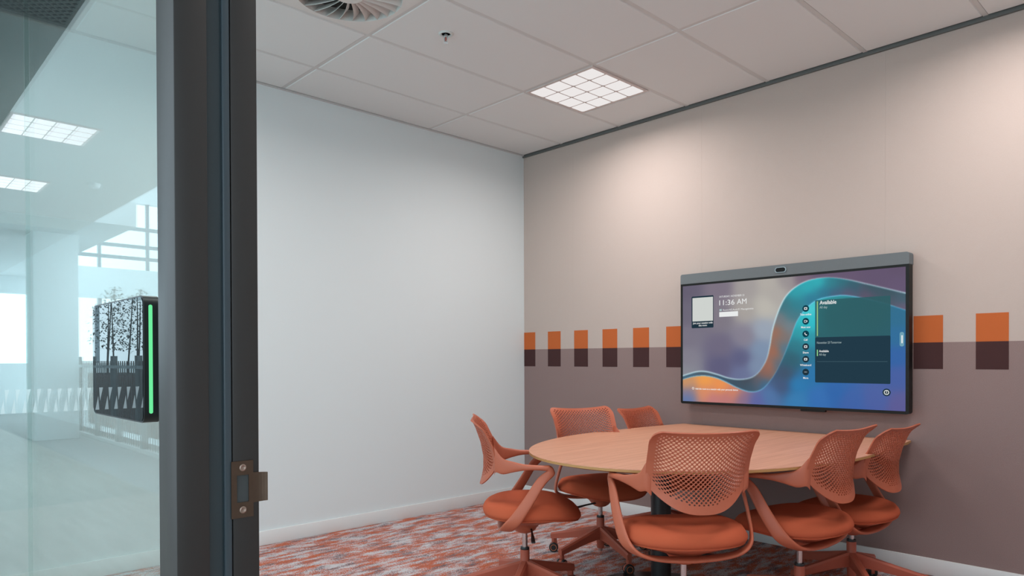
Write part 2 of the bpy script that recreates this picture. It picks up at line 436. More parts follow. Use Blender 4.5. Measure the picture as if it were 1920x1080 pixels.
# ------------------------------------------------------------------ display on the felt wall
TX0, TX1, TZ0, TZ1 = -2.772, -1.307, .8913, 1.7948
TY = 4.284; ZB = 1.727
tv = thing('wall_display', 'large wall mounted video conference display with fabric speaker bar on top', 'display', ((TX0+TX1)/2, TY, TZ0))
TCX = (TX0+TX1)/2
def tvl(x, z): return (x-TCX, z-TZ0)
M_BEZEL = mat('bezel_black', (20, 21, 21), .5, spec=.25)
def rprism(name, x0, z0, x1, z1, r, ya, yb, m, parent, seg=5):
    a, b = tvl(x0, z0); c, d = tvl(x1, z1)
    return prism(name, rrect(a, b, c, d, r, seg), ya, yb, m, parent, 'xz')
a, b = tvl(TX0, TZ0); c, d = tvl(TX1, ZB)
body = prism('screen_housing', [(p, q) for p, q in rrect(a, b, c, d+.0, .014, 5)][0:0]+[(c, d), (a, d)]+[p for p in rrect(a, b, c, d, .014, 5)[12:]], 0, .058, M_BEZEL, tv, 'xz')
prism('wall_bracket', rrect(-.35, .2, .35, .65, .01), .058, YB-TY, M_BLACK, tv, 'xz')
top = rrect(a, ZB-TZ0, c, TZ1-TZ0, .014, 5)
spk = prism('speaker_bar', top[0:12]+[(a, ZB-TZ0), (c, ZB-TZ0)], -.002, .07, fabric('grey_speaker_cloth', (112, 118, 121), .14, 420), tv, 'xz')
cxy = aty(1464, 506, TY); cx_, cz_ = tvl(cxy[0], cxy[2])
prism('camera_surround', rrect(cx_-.037, cz_-.0175, cx_+.037, cz_+.0175, .017, 8), -.006, .01, mat('silver_ring', (150, 152, 155), .3, metal=.8), spk, 'xz')
prism('camera_window', rrect(cx_-.031, cz_-.0135, cx_+.031, cz_+.0135, .0132, 8), -.0075, .01, mat('camera_glass', (12, 12, 13), .45, spec=.2), spk, 'xz')
sx_, sz_ = aty(1523, 769, TY)[[0, 2]]; sx_, sz_ = tvl(sx_, sz_)
prism('sensor_foot', rrect(sx_-.075, -.012, sx_+.075, .004, .005), .004, .03, M_BEZEL, tv, 'xz')
# picture on the screen
SX0, SX1, SZ0, SZ1 = -2.7545, -1.3245, .9085, 1.7125
def picture():
    nx, nz = 400, 224
    X = np.linspace(SX0, SX1, nx+1); Z = np.linspace(SZ0, SZ1, nz+1)
    gx, gz = np.meshgrid(X, Z)
    # crop coordinates (photo pixel frame of the design) for each point
    P = np.stack([gx-CAM[0], np.full_like(gx, TY)-CAM[1], gz-CAM[2]], -1)
    zc = P@FWD; px = 960+FPX*(P@RGT)/zc; py = CYPX-FPX*(P@UPV)/zc
    u = (px-1260)*3.2717; v = (py-460)*3.2727
    def cr(pts, m=34):
        pts = np.array(pts, float); out = []
        for i in range(len(pts)-1):
            p0 = pts[max(i-1, 0)]; p1 = pts[i]; p2 = pts[i+1]; p3 = pts[min(i+2, len(pts)-1)]
            for k in range(m):
                t = k/m; out.append(.5*((2*p1)+(-p0+p2)*t+(2*p0-5*p1+4*p2-p3)*t*t+(-p0+3*p1-3*p2+p3)*t**3))
        out.append(pts[-1]); return np.array(out)
    up = cr([(40, 810), (68, 800), (150, 776), (210, 775), (280, 793), (350, 815), (420, 823), (490, 810), (540, 770), (580, 700), (600, 620), (615, 530), (635, 455), (665, 375), (700, 312), (750, 262), (820, 222), (900, 202), (980, 198), (1080, 211), (1200, 238), (1425, 291), (1500, 308)])
    dn = cr([(40, 832), (68, 822), (130, 805), (200, 800), (270, 813), (330, 838), (400, 873), (470, 897), (530, 893), (580, 858), (640, 775), (690, 670), (730, 565), (770, 460), (830, 380), (900, 332), (1000, 311), (1080, 309), (1200, 330), (1300, 355), (1425, 395), (1500, 420)])
    def inside(poly):
        r = np.zeros(u.shape, bool); n = len(poly)
        for i in range(n):
            x1, y1 = poly[i]; x2, y2 = poly[(i+1) % n]
            if y1 == y2: continue
            c = ((y1 > v) != (y2 > v)) & (u < (x2-x1)*(v-y1)/(y2-y1)+x1); r ^= c
        return r
    rib = inside(np.concatenate([up, dn[::-1]]))
    above = inside(np.concatenate([up, [(1500, -200), (0, -200), (40, 810)]]))&~rib
    def dist(c):
        d = np.full(u.shape, 1e9); s = np.zeros(u.shape)
        for i, (x, y) in enumerate(c):
            q = np.hypot(u-x, v-y); k = q < d; d[k] = q[k]; s[k] = i/len(c)
        return d, s
    du, su = dist(up); dd, sd = dist(dn)
    def idw(keys, p=4.5):
        num = np.zeros(u.shape+(3,)); den = np.zeros(u.shape)
        for x, y, c in keys:
            w = 1/(((u-x)**2+(v-y)**2)/1e4+.30)**(p/2); num += w[..., None]*np.array(c); den += w
        return num/den[..., None]
    A = idw([(90, 270, (96, 88, 108)), (90, 420, (104, 98, 116)), (90, 560, (118, 112, 128)), (90, 700, (128, 124, 138)), (80, 770, (134, 136, 146)), (300, 260, (120, 108, 124)), (300, 450, (122, 114, 126)), (300, 620, (106, 98, 122)), (300, 740, (88, 84, 118)), (450, 260, (160, 152, 150)), (450, 400, (166, 158, 152)), (450, 560, (130, 122, 138)), (430, 700, (84, 82, 120)), (430, 790, (100, 108, 146)), (600, 230, (176, 168, 160)), (570, 380, (186, 180, 170)), (560, 520, (150, 160, 176)), (540, 640, (120, 140, 168)), (510, 740, (120, 138, 166)), (700, 210, (150, 140, 140)), (640, 300, (172, 164, 158)), (800, 185, (112, 90, 108)), (900, 165, (94, 70, 98)), (1050, 160, (92, 68, 98)), (1250, 170, (88, 64, 96)), (1400, 230, (90, 66, 100)), (1400, 150, (86, 62, 92))])
    B = idw([(85, 850, (214, 150, 90)), (200, 830, (244, 158, 66)), (300, 860, (240, 146, 70)), (380, 900, (214, 128, 92)), (90, 900, (120, 116, 150)), (90, 945, (84, 116, 172)), (200, 900, (220, 138, 96)), (250, 945, (190, 118, 122)), (330, 940, (186, 116, 118)), (430, 940, (130, 104, 136)), (520, 960, (84, 92, 158)), (600, 930, (70, 110, 162)), (760, 950, (40, 120, 176)), (760, 850, (10, 118, 178)), (900, 930, (36, 104, 176)), (680, 860, (56, 72, 112)), (700, 790, (50, 66, 92)), (740, 700, (20, 82, 100)), (770, 620, (8, 110, 126)), (790, 540, (6, 148, 160)), (800, 470, (10, 180, 190)), (850, 400, (60, 200, 208)), (860, 470, (0, 186, 200)), (860, 580, (0, 140, 160)), (860, 680, (0, 106, 140)), (860, 780, (0, 108, 166)), (1000, 340, (0, 132, 140)), (1000, 450, (0, 118, 126)), (1100, 400, (14, 108, 120)), (1250, 400, (30, 96, 110)), (1380, 440, (0, 96, 134)), (1380, 560, (0, 96, 146)), (1380, 680, (16, 84, 158)), (1390, 800, (54, 80, 154)), (1400, 980, (82, 78, 142)), (1250, 940, (62, 84, 156)), (1100, 950, (46, 88, 162)), (1000, 890, (22, 92, 166))])
    Rb = idw([(100, 790, (60, 92, 112)), (200, 788, (70, 84, 98)), (300, 815, (50, 78, 98)), (400, 850, (46, 72, 92)), (470, 870, (44, 78, 100)), (450, 835, (58, 60, 72)), (530, 840, (96, 80, 84)), (560, 860, (30, 100, 150)), (570, 780, (140, 90, 74)), (600, 740, (168, 96, 66)), (630, 650, (164, 92, 60)), (650, 740, (70, 100, 124)), (690, 640, (60, 110, 140)), (640, 540, (158, 96, 68)), (680, 560, (120, 104, 100)), (660, 450, (112, 112, 118)), (720, 500, (108, 122, 132)), (740, 420, (50, 110, 124)), (690, 370, (40, 104, 116)), (760, 360, (4, 118, 134)), (760, 290, (6, 156, 168)), (830, 260, (0, 168, 178)), (900, 230, (16, 176, 184)), (850, 330, (0, 108, 140)), (930, 290, (0, 100, 130)), (980, 240, (0, 120, 132)), (1050, 230, (6, 104, 116)), (1000, 295, (60, 74, 110)), (1080, 285, (96, 64, 100)), (1100, 250, (14, 78, 92)), (1200, 300, (92, 62, 92)), (1220, 265, (24, 66, 78)), (1320, 290, (26, 64, 76)), (1320, 340, (70, 70, 90)), (1420, 330, (40, 78, 92)), (1420, 380, (100, 74, 106))])
    C = np.where(rib[..., None], Rb, np.where(above[..., None], A, B))
    w1 = np.exp(-(du/5.0)**2)*np.clip(.35+.6*np.abs(np.sin(su*7+.6)), 0, 1)
    w2 = np.exp(-(dd/4.5)**2)*np.clip(.25+.6*np.abs(np.sin(sd*6+.2)), 0, 1)
    C = C+(np.array((196, 228, 236))-C)*w1[..., None]*.85
    C = C+(np.array((120, 200, 235))-C)*w2[..., None]*.8
    C = np.clip(C, 0, 255)/255
    L = np.where(C <= .04045, C/12.92, ((C+.055)/1.055)**2.4)
    V = np.stack([gx-TCX, np.full_like(gx, -.0006), gz-TZ0], -1).reshape(-1, 3)
    idx = np.arange((nx+1)*(nz+1)).reshape(nz+1, nx+1)
    F = np.stack([idx[:-1, :-1], idx[:-1, 1:], idx[1:, 1:], idx[1:, :-1]], -1).reshape(-1, 4)
    me = bpy.data.meshes.new('screen_picture'); me.from_pydata(V.tolist(), [], F.tolist())
    at = me.color_attributes.new('picture', 'FLOAT_COLOR', 'POINT')
    at.data.foreach_set('color', np.concatenate([L.reshape(-1, 3), np.ones((len(V), 1))], 1).astype(np.float32).ravel())
    me.update(); return me
m = bpy.data.materials.new('screen_picture'); m.use_nodes = True; nt = m.node_tree
bs = nt.nodes['Principled BSDF']; bs.inputs['Base Color'].default_value = (.01, .01, .01, 1); bs.inputs['Roughness'].default_value = .22; bs.inputs['Specular IOR Level'].default_value = .25
vc = nt.nodes.new('ShaderNodeVertexColor'); vc.layer_name = 'picture'
nt.links.new(vc.outputs[0], bs.inputs['Emission Color']); bs.inputs['Emission Strength'].default_value = .94
scr = link('screen', picture(), m, tv)
# interface on the screen (flat)
def S(px, py): q = aty(px, py, TY); return q[0]-TCX, q[2]-TZ0
def ui_poly(name, poly, m, dep): return prism(name, poly, -dep-.0003, -dep, m, scr, 'xz')
def ui_rect(name, p0, p1, m, dep=.0016, r=.004):
    a = S(*p0); b = S(*p1); return ui_poly(name, rrect(min(a[0], b[0]), min(a[1], b[1]), max(a[0], b[0]), max(a[1], b[1]), r, 4), m, dep)
def veil(name, rgb, alpha):
    m = bpy.data.materials.new(name); m.use_nodes = True; nt = m.node_tree; nt.nodes.clear()
    e = nt.nodes.new('ShaderNodeEmission'); e.inputs[0].default_value = (*lin(rgb), 1)
    t = nt.nodes.new('ShaderNodeBsdfTransparent'); mx = nt.nodes.new('ShaderNodeMixShader'); mx.inputs[0].default_value = alpha
    o = nt.nodes.new('ShaderNodeOutputMaterial'); nt.links.new(t.outputs[0], mx.inputs[1]); nt.links.new(e.outputs[0], mx.inputs[2]); nt.links.new(mx.outputs[0], o.inputs[0]); return m
E_W = emis('ui_white', (232, 234, 234)); E_G = emis('ui_grey', (170, 190, 192)); E_LG = emis('ui_green', (150, 220, 150)); E_D = emis('ui_dark', (32, 52, 64)); E_DT = emis('ui_dark_teal', (14, 62, 76))
ui_rect('card', (1297, 556.5), (1338, 614), E_D, .0012, .006)
ui_rect('card_square', (1298.8, 559.2), (1337, 601.2), emis('ui_pale', (206, 210, 206)), .0018, .002)
ui_rect('divider_line', (1343.4, 555), (1344.0, 613), emis('ui_mauve', (136, 126, 138)), .0012, .0002)
ui_rect('name_strip', (1348.8, 585.3), (1384, 592.6), E_W, .0012, .002)
ui_rect('agenda_top', (1528.5, 563), (1669.7, 630.5), veil('ui_teal_veil', (50, 94, 100), .72), .0010, .005)
ui_rect('agenda_bottom', (1528.5, 632.6), (1669.7, 720), emis('ui_agenda', (34, 58, 72)), .0014, .006)
ui_rect('green_line', (1532, 565), (1533.7, 630), emis('ui_lime', (160, 200, 130)), .0020, .001)
ui_rect('green_line', (1532, 655.7), (1533.7, 667.5), E_LG, .0020, .001)
ui_rect('divider_line', (1532, 677.6), (1664, 678.3), emis('ui_line', (70, 98, 110)), .0020, .0003)
ui_rect('side_tab', (1687, 622.5), (1695.3, 649.5), veil('ui_tab', (120, 170, 185), .6), .0012, .010)
ui_rect('tab_bar', (1690.3, 628.5), (1692.8, 643.6), E_W, .0020, .003)
def ui_disc(px, py, r, m, dep=.0014, name='icon_disc'):
    a, b = S(px, py); return ui_poly(name, [(a+r*math.cos(2*math.pi*i/28), b+r*math.sin(2*math.pi*i/28)) for i in range(28)], m, dep)
def ui_text(s, px, py, size, m=E_W, bold=False, align='LEFT', dep=.0022, width=None):
    """py is the baseline; width in pixels of the photograph along the line"""
    me = text_mesh('ui_text', s, size, bold, align)
    a, b = S(px, py); k = 1.0
    if width:
        xsn = [v.co.x for v in me.vertices]; w0 = max(xsn)-min(xsn)
        w1 = S(px+width, py)[0]-a
        if align == 'CENTER': w1 = S(px+width/2, py)[0]-S(px-width/2, py)[0]
        k = w1/w0
    x_0 = min(v.co.x for v in me.vertices) if align == 'LEFT' else 0
    for v in me.vertices: v.co = ((v.co.x-x_0)*k, 0, v.co.y)
    o = link('ui_text', me, m, scr, (a, -dep, b)); return o
ui_text('SATURDAY, NOVEMBER 22', 1349, 558.3, .0175, E_W, False, width=47)
ui_text('11:36', 1349, 572.8, .050, E_W, False, width=28.5); ui_text('AM', 1382.0, 570.4, .050, E_W, False, width=18)
ui_text('Room,NZ,Auck,E1 Maungakiekie', 1356, 583.0, .0165, E_W, False, width=57)
ui_rect('room_icon', (1349.2, 579.8), (1353.5, 583.3), E_G, .0014, .001)
ui_text('Join your meeting with', 1318, 607.0, .0165, E_W, True, 'CENTER', width=37)
ui_text('this room', 1318, 611.6, .0165, E_W, True, 'CENTER', width=15.5)
ui_text('Available', 1537, 571.0, .0325, E_W, True, width=31.5)
ui_text('All day', 1537, 578.6, .021, E_G, False, width=14.5)
ui_text('November 23 Tomorrow', 1532, 644.6, .019, E_G, False, width=46)
ui_text('Available', 1536, 660.3, .019, E_W, True, width=18)
ui_text('All day', 1536, 666.7, .019, E_G, False, width=13)
ui_text('Add this room to a meeting with your personal device', 1304, 730.2, .0165, E_W, True, width=80)
ui_disc(1299.8, 728, .0085, E_W, .0014, 'note_icon'); ui_disc(1299.8, 728, .0055, emis('ui_note', (190, 140, 110)), .0020, 'note_icon')
icons = [(578.5, 'Take online', 21), (602.4, 'Meet now', 17.5), (626.1, 'Call', 7), (650.0, 'Share', 11), (673.5, 'Whiteboard', 21), (697.6, 'More', 9.5)]
for k, (py, s, w) in enumerate(icons):
    ui_disc(1510.9, py, .0205, E_DT if k < 3 else E_D)
    ui_text(s, 1510.9, py+12.7, .0165, E_W, True, 'CENTER', width=w)
    a, b = S(1510.9, py)
    if k in (0, 1, 3, 4):
        ui_poly('icon', rrect(a-.0095, b-.0075, a+(.0095 if k != 1 else .005), b+.0075, .002, 3), E_W, .0022)
        if k == 1: ui_poly('icon', [(a+.006, b), (a+.0105, b+.006), (a+.0105, b-.006)][::-1], E_W, .0022)
        else: ui_poly('icon', rrect(a-.005, b-.0035, a+.005, b+.0035, .001, 2), E_D, .0027)
        if k == 1: ui_poly('icon', rrect(a-.007, b-.005, a+.003, b+.005, .001, 2), E_DT, .0027)
    elif k == 2:
        ui_poly('icon', [(a-.008, b+.006), (a-.003, b+.009), (a-.001, b+.003), (a-.003, b+.001), (a+.002, b-.004), (a+.004, b-.002), (a+.009, b-.005), (a+.006, b-.009), (a+.001, b-.008), (a-.006, b-.001)][::-1], E_W, .0022)
    else:
        for q in (-1, 0, 1): ui_poly('icon', rrect(a+q*.006-.0018, b-.0018, a+q*.006+.0018, b+.0018, .0015, 3), E_W, .0022)
ui_disc(1662.5, 735.8, .0215, E_D); ui_disc(1662.5, 735.8, .0138, E_W, .0020, 'icon'); ui_disc(1662.5, 735.8, .0098, E_D, .0026, 'icon')
ui_text('?', 1662.5, 738.0, .020, E_W, True, 'CENTER', .0034)

# ------------------------------------------------------------------ meeting table
TCXT, TTOP, TTH = -2.059, .742, .024
def table_outline():
    pts = []
    y0, yt, yw, hw, hf = 3.513, 2.326, YB-.012, .806, .739
    nn = 2.1
    for i in range(49):                       # near rounded end
        a = math.pi*i/48
        c, s = math.cos(a), math.sin(a)
        x = math.copysign(abs(c)**(2/nn), c)*hw; y = y0-(abs(s)**(2/nn))*(y0-yt)
        pts.append((-x, y))
    # now at (+hw, y0) -> far corners
    for k in (.2, .4, .6, .8, 1): pts.append((hw+(hf-hw)*k**1.6, y0+(yw-y0)*k))
    for k in (1, .8, .6, .4, .2): pts.append((-(hw+(hf-hw)*k**1.6), y0+(yw-y0)*k))
    return pts
tb = thing('meeting_table', 'oak veneer boat shaped meeting table with black column base against the felt wall', 'table', (TCXT, 3.0, 0))
OUT = [(x, y-3.0) for x, y in table_outline()]
M_OAK = wood_mat('oak_veneer', (212, 156, 127), (194, 136, 108), 60, 2.2, .42)
bm = bmesh.new(); nO = len(OUT)
def inset(p, d):
    o = []
    for i in range(nO):
        x0_, y0_ = p[i-1]; x1_, y1_ = p[(i+1) % nO]; tx, ty = x1_-x0_, y1_-y0_; l = math.hypot(tx, ty)
        o.append((p[i][0]-ty/l*d, p[i][1]+tx/l*d))
    return o
rings = [(OUT, TTOP), (OUT, TTOP-.010)]
IN = inset(OUT, .045)
if sum(abs(x) for x, _ in IN) > sum(abs(x) for x, _ in OUT): IN = inset(OUT, -.045)
prism('table_top', OUT, TTOP-.0025, TTOP, M_OAK, tb)
bm = bmesh.new()
lv = [[bm.verts.new((x, y, z)) for x, y in p] for p, z in ((OUT, TTOP-.0025), (OUT, TTOP-.013), (IN, TTOP-TTH))]
for A, B in zip(lv, lv[1:]):
    for i in range(nO): bm.faces.new((A[i], A[(i+1) % nO], B[(i+1) % nO], B[i]))
bm.faces.new(lv[0]); bm.faces.new(lv[-1])
link('ply_edge', bm_mesh('ply_edge', bm), ply_mat(), tb)
M_LEG = mat('black_metal', (34, 36, 38), .35, metal=.3)
for yy in (0.0,):
    lathe('table_column', [(.05, .012), (.05, TTOP-.05)], M_LEG, tb, (0, yy, 0), n=28)
    lathe('base_disc', [(.40, 0), (.40, .006), (.39, .010), (.06, .016), (.052, .03)] if yy == 0 else [(.33, 0), (.33, .006), (.32, .010), (.06, .016), (.052, .03)], M_LEG, tb, (0, yy, 0), n=56)
    box('top_plate', (-.25, yy-.25, TTOP-.05), (.25, yy+.25, TTOP-TTH), M_LEG, tb)
cx2 = aty(1692, 842, 4.2)
box('fixing_bracket', (.58, 1.16, TTOP-.075), (.615, 1.19, TTOP-.018), M_LEG, tb)

# ------------------------------------------------------------------ chairs
M_PL = mat('terracotta_plastic', (180, 96, 70), .42, spec=.4)
M_PAD = fabric('terracotta_fabric', (182, 88, 60), .06, 300)
M_BASE = mat('terracotta_metal', (170, 86, 66), .4, spec=.45)
M_TYRE = mat('tyre_black', (32, 33, 34), .55)
M_RING = mat('copper_ring', (196, 110, 70), .35)
def back_point(s, t):
    zb = .588+.118*abs(s)**2.6
    a = max(0, (abs(s)-.79)/.21); drop = .042*(1-math.sqrt(max(0, 1-a*a)))
    zt = .911+.014*abs(s)**2-drop
    z = zb+(zt-zb)*t
    tz = (z-.588)/.349
    sp = np.interp(tz, [0, .10, .22, .40, .60, .80, .92, 1.0], [-.222, -.212, -.204, -.204, -.218, -.242, -.262, -.286])
    hw = np.interp(tz, [0, .3, .5, .75, .9, 1], [.205, .209, .210, .213, .218, .228])
    sag = np.interp(tz, [0, .3, .6, .85, 1], [.060, .066, .056, .042, .030])
    ss = abs(s)
    x = sp+sag*ss**2.1
    if tz > .76: x -= .050*((tz-.76)/.24)**2*ss**4
    y = s*hw*(1+.02*ss)
    return (x, y, z)
def make_back():
    NP, NQ = 44, 36
    V = []; vid = {}
    def vert(key, p):
        if key not in vid: vid[key] = len(V); V.append(p)
        return vid[key]
    def st(p, q): return (p/NP*2-1, q/NQ)
    F = []
    for p in range(NP+1):
        for q in range(NQ+1):
            if (p+q) % 2: continue
            nb = [(p+1, q), (p, q+1), (p-1, q), (p, q-1)]
            nb = [(min(max(a, 0), NP), min(max(b, 0), NQ)) for a, b in nb]
            ring = []
            for k in range(4):
                a = nb[k]; b = nb[(k+1) % 4]
                ring.append(a); mid = ((a[0]+b[0])/2, (a[1]+b[1])/2)
                ring.append(mid)
            keys = []
            for k in ring:
                if not keys or keys[-1] != k: keys.append(k)
            if keys[0] == keys[-1]: keys.pop()
            ids = [vert(k, back_point(*st(*k))) for k in keys]
            s, t = st(p, q)
            # perforated zone: an ellipse-ended field
            e = max(abs(s)/.90, 0)
            edge = min(1-abs(s)/.90, (.965-t)/.9*1.6, (t-(.09+.06*abs(s)))*1.5)
            if p in (0, NP) or q in (0, NQ) or edge <= 0:
                if len(set(ids)) >= 3: F.append(ids)
                continue
            r = min(.69, .42+1.6*edge)
            hole = []
            for k in range(8):
                a = 2*math.pi*k/8; hp = (p+r*math.cos(a)*.98, q+r*math.sin(a)*.92)
                hole.append(vert(('h', p, q, k), back_point(*st(*hp))))
            if len(ids) == 8:
                for k in range(8): F.append((ids[k], ids[(k+1) % 8], hole[(k+1) % 8], hole[k]))
    me = pymesh('backrest', V, F, True)
    ob = bpy.data.objects.new('tmp', me); COL.objects.link(ob)
    md = ob.modifiers.new('s', 'SOLIDIFY'); md.thickness = .0065; md.offset = 0; md.use_rim = True
    out = bpy.data.meshes.new_from_object(ob.evaluated_get(bpy.context.evaluated_depsgraph_get()))
    bpy.data.objects.remove(ob)
    out.name = 'backrest'; out.shade_smooth(); out.set_sharp_from_angle(angle=math.radians(45))
    return out
def make_arm(s):
    """one flowing strip: back edge -> arm -> corner -> down and back under the seat"""
    E = []
    Yv = (0, s, 0)
    p0 = back_point(s*.93, .22)
    E.append((back_point(s*.90, .22), (-.05, 0, 1), (-.50, s*.86, 0), .074, .0030))
    q = back_point(s, .17)
    E.append(((q[0]-.004, q[1]-s*.002, q[2]-.004), (-.05, 0, 1), (-.50, s*.86, 0), .058, .0034))
    E.append(((-.112, s*.228, .705), (-.02, 0, 1), (-.48, s*.88, 0), .038, .0050))
    E.append(((-.060, s*.248, .704), (0, 0, 1), (-.25, s, 0), .024, .009))
    E.append(((-.010, s*.265, .7045), (0, 0, 1), (-.10, s, 0), .0145, .0145))
    E.append(((.045, s*.277, .7045), (0, 0, 1), (0, s, 0), .0115, .019))
    I = (.088, .690)
    for k, a in enumerate((90, 62, 30, 0, -30)):
        r = .0125+.0020*k; ca, sa = math.cos(math.radians(a)), math.sin(math.radians(a))
        E.append(((I[0]+r*ca, s*(.281+.0012*k), I[1]+r*sa), (ca, 0, sa), (0, s, 0), r, .018-.0016*k))
    E.append(((.062, s*.288, .640), (.76, s*.36, -.48), (-.35, s, .0), .0235, .0085))
    E.append(((.006, s*.287, .552), (.76, s*.42, -.46), (-.40, s, .0), .0265, .0080))
    E.append(((-.046, s*.278, .474), (.78, s*.36, -.46), (-.35, s, -.20), .0290, .0080))
    E.append(((-.080, s*.256, .431), (.90, s*.20, -.30), (-.15, s, -.60), .0310, .0085))
    E.append(((-.097, s*.205, .402), (.98, s*.06, -.12), (0, s*.6, -1), .0320, .0090))
    E.append(((-.102, s*.115, .386), (1, 0, -.02), (0, s*.25, -1), .0330, .0095))
    E.append(((-.102, s*-.002, .380), (1, 0, 0), (0, 0, -1), .0340, .0100))
    return sweep_mesh('armrest', E, 14, 4, 2.8)
def outline_seat(a):
    """plan outline of the seat, radius by angle; x forward"""
    c, s = math.cos(a), math.sin(a)
    n = 2.35
    hx = .268 if c > 0 else .222
    hy = .262
    r = (abs(c/hx)**n+abs(s/hy)**n)**(-1/n)
    return r*c+.012, r*s
def ring_mesh(name, prof, n=48, dish=0):
    V = []; F = []
    for k, (sc, z) in enumerate(prof):
        for i in range(n):
            a = 2*math.pi*i/n; x, y = outline_seat(a)
            zz = z
            if dish:
                zz += -dish[0]*max(0, (x*sc-.08)/.2)**2*(1 if sc > .5 else 1)      # waterfall front
                zz += dish[1]*(abs(y*sc)/.25)**2*(1 if z > .49 else 0)
            V.append((x*sc, y*sc, zz))
    m_ = len(prof)
    for j in range(m_-1):
        for i in range(n): F.append((j*n+i, j*n+(i+1) % n, (j+1)*n+(i+1) % n, (j+1)*n+i))
    F.append(tuple(range(n))[::-1]); F.append(tuple((m_-1)*n+i for i in range(n)))
    bm = bmesh.new(); vs = [bm.verts.new(v) for v in V]
    for f in F: bm.faces.new([vs[i] for i in f])
    return bm_mesh(name, bm, True, 60)
CM = {}
CM['backrest'] = make_back()
CM['arm_r'] = make_arm(-1); CM['arm_l'] = make_arm(1)
CM['seat'] = ring_mesh('seat', [(.90, .446), (.955, .448), (.985, .453), (1.0, .462), (.995, .472), (.97, .484), (.92, .495), (.84, .504), (.70, .511), (.5, .512), (.25, .510), (.06, .509)], dish=(.030, .010))
CM['piping'] = ring_mesh('piping', [(.93, .443), (.965, .4435), (.972, .447), (.965, .4505), (.93, .451)], dish=(.030, 0))
bm = bmesh.new()
def shell_rings():
    V = []; n = 40
    prof = [(.90, .449, 0), (.88, .440, .0), (.80, .430, .02), (.64, .416, .12), (.46, .401, .4), (.31, .384, .85), (.255, .368, 1), (.21, .352, 1), (.14, .341, 1), (.075, .336, 1)]
    F = []
    for sc, z, k in prof:
        for i in range(n):
            a = 2*math.pi*i/n; x, y = outline_seat(a); R_ = .245
            xx = (x*(1-k)+R_*math.cos(a)*k)*sc; yy = (y*(1-k)+R_*math.sin(a)*k)*sc
            zz = z-(.030*max(0, (x*sc-.08)/.2)**2 if z > .43 else 0)
            V.append((xx, yy, zz))
    for j in range(len(prof)-1):
        for i in range(n): F.append((j*n+i, j*n+(i+1) % n, (j+1)*n+(i+1) % n, (j+1)*n+i))
    F.append(tuple(range(n))); F.append(tuple((len(prof)-1)*n+i for i in range(n)))
    bm = bmesh.new(); vs = [bm.verts.new(v) for v in V]
    for f in F: bm.faces.new([vs[i] for i in f])
    return bm_mesh('seat_shell', bm, True, 50)
CM['shell'] = shell_rings()
CM['lever'] = sweep_mesh('height_lever', [((.03, -.04, .368), (0, 0, 1), (1, 0, 0), .005, .005), ((.03, -.12, .360), (0, 0, 1), (1, 0, 0), .005, .005), ((.03, -.17, .352), (0, 0, 1), (1, 0, 0), .006, .009), ((.03, -.225, .344), (0, 0, 1), (1, 0, 0), .004, .010)], 10, 3)
bm = bmesh.new(); add_lathe(bm, [(.0135, .05), (.0135, .36)], n=20); CM['lift'] = bm_mesh('gas_lift', bm, True, 40)
bm = bmesh.new(); add_lathe(bm, [(.0215, .250), (.0225, .2525), (.0225, .261), (.0205, .264), (.014, .264)], n=24); CM['collar'] = bm_mesh('lift_collar', bm, True, 40)
def star_mesh():
    bm = bmesh.new()
    add_lathe(bm, [(.020, .068), (.021, .07), (.0225, .10), (.026, .16), (.0245, .190), (.0235, .197), (.0235, .252), (.019, .252)], n=28)
    for k in range(5):
        a = 2*math.pi*k/5; ca, sa = math.cos(a), math.sin(a)
        st = []
        # stations along the arm: r, z-top, z-bottom, half width
        prof = [(.010, .200, .125, .020), (.045, .192, .124, .019), (.12, .172, .117, .0175), (.22, .146, .101, .0165), (.318, .122, .084, .0155), (.336, .117, .081, .0150)]
        prev = None
        for r, zt, zb, hw in prof:
            ring = []
            for (yy, zz) in ((-hw*.6, zt), (hw*.6, zt), (hw, zt-.010), (hw*.9, zb), (-hw*.9, zb), (-hw, zt-.010)):
                ring.append(bm.verts.new((r*ca-yy*sa, r*sa+yy*ca, zz)))
            if prev:
                for i in range(6): bm.faces.new((prev[i], prev[(i+1) % 6], ring[(i+1) % 6], ring[i]))
            else: bm.faces.new(ring[::-1])
            prev = ring
        bm.faces.new(prev)
        # caster socket at the tip
        add_lathe(bm, [(.013, .060), (.013, .100)], (.322*ca, .322*sa, 0), n=12)
    return bm_mesh('star_base', bm, True, 32)
CM['star'] = star_mesh()
# caster, local origin on the floor, wheels turn about local y
WR = .0285
bm = bmesh.new(); add_lathe(bm, [(.010, -.024), (WR-.004, -.024), (WR, -.020), (WR, -.010), (WR-.002, -.008), (.010, -.008)], (0, 0, WR), 'y', 28); CM['wheel_a'] = bm_mesh('wheel', bm, True, 30)
bm = bmesh.new(); add_lathe(bm, [(.010, .024), (WR-.004, .024), (WR, .020), (WR, .010), (WR-.002, .008), (.010, .008)], (0, 0, WR), 'y', 28); CM['wheel_b'] = bm_mesh('wheel', bm, True, 30)
for s, nm in ((-1, 'ring_a'), (1, 'ring_b')):
    bm = bmesh.new(); add_lathe(bm, [(.0165, s*.0235), (.0165, s*.0252), (.0195, s*.0252), (.0195, s*.0235)], (0, 0, WR), 'y', 28, True); CM[nm] = bm_mesh('wheel_ring', bm, True, 30)
bm = bmesh.new()
hood = [(WR*1.02*math.cos(math.radians(a)), WR+WR*1.02*math.sin(math.radians(a))) for a in range(-20, 201, 20)]
add_prism(bm, hood, -.0085, .0085, 'xz'); add_lathe(bm, [(.008, WR*1.6), (.008, .095)], (.012, 0, 0), n=12); CM['hood'] = bm_mesh('caster', bm, True, 35)

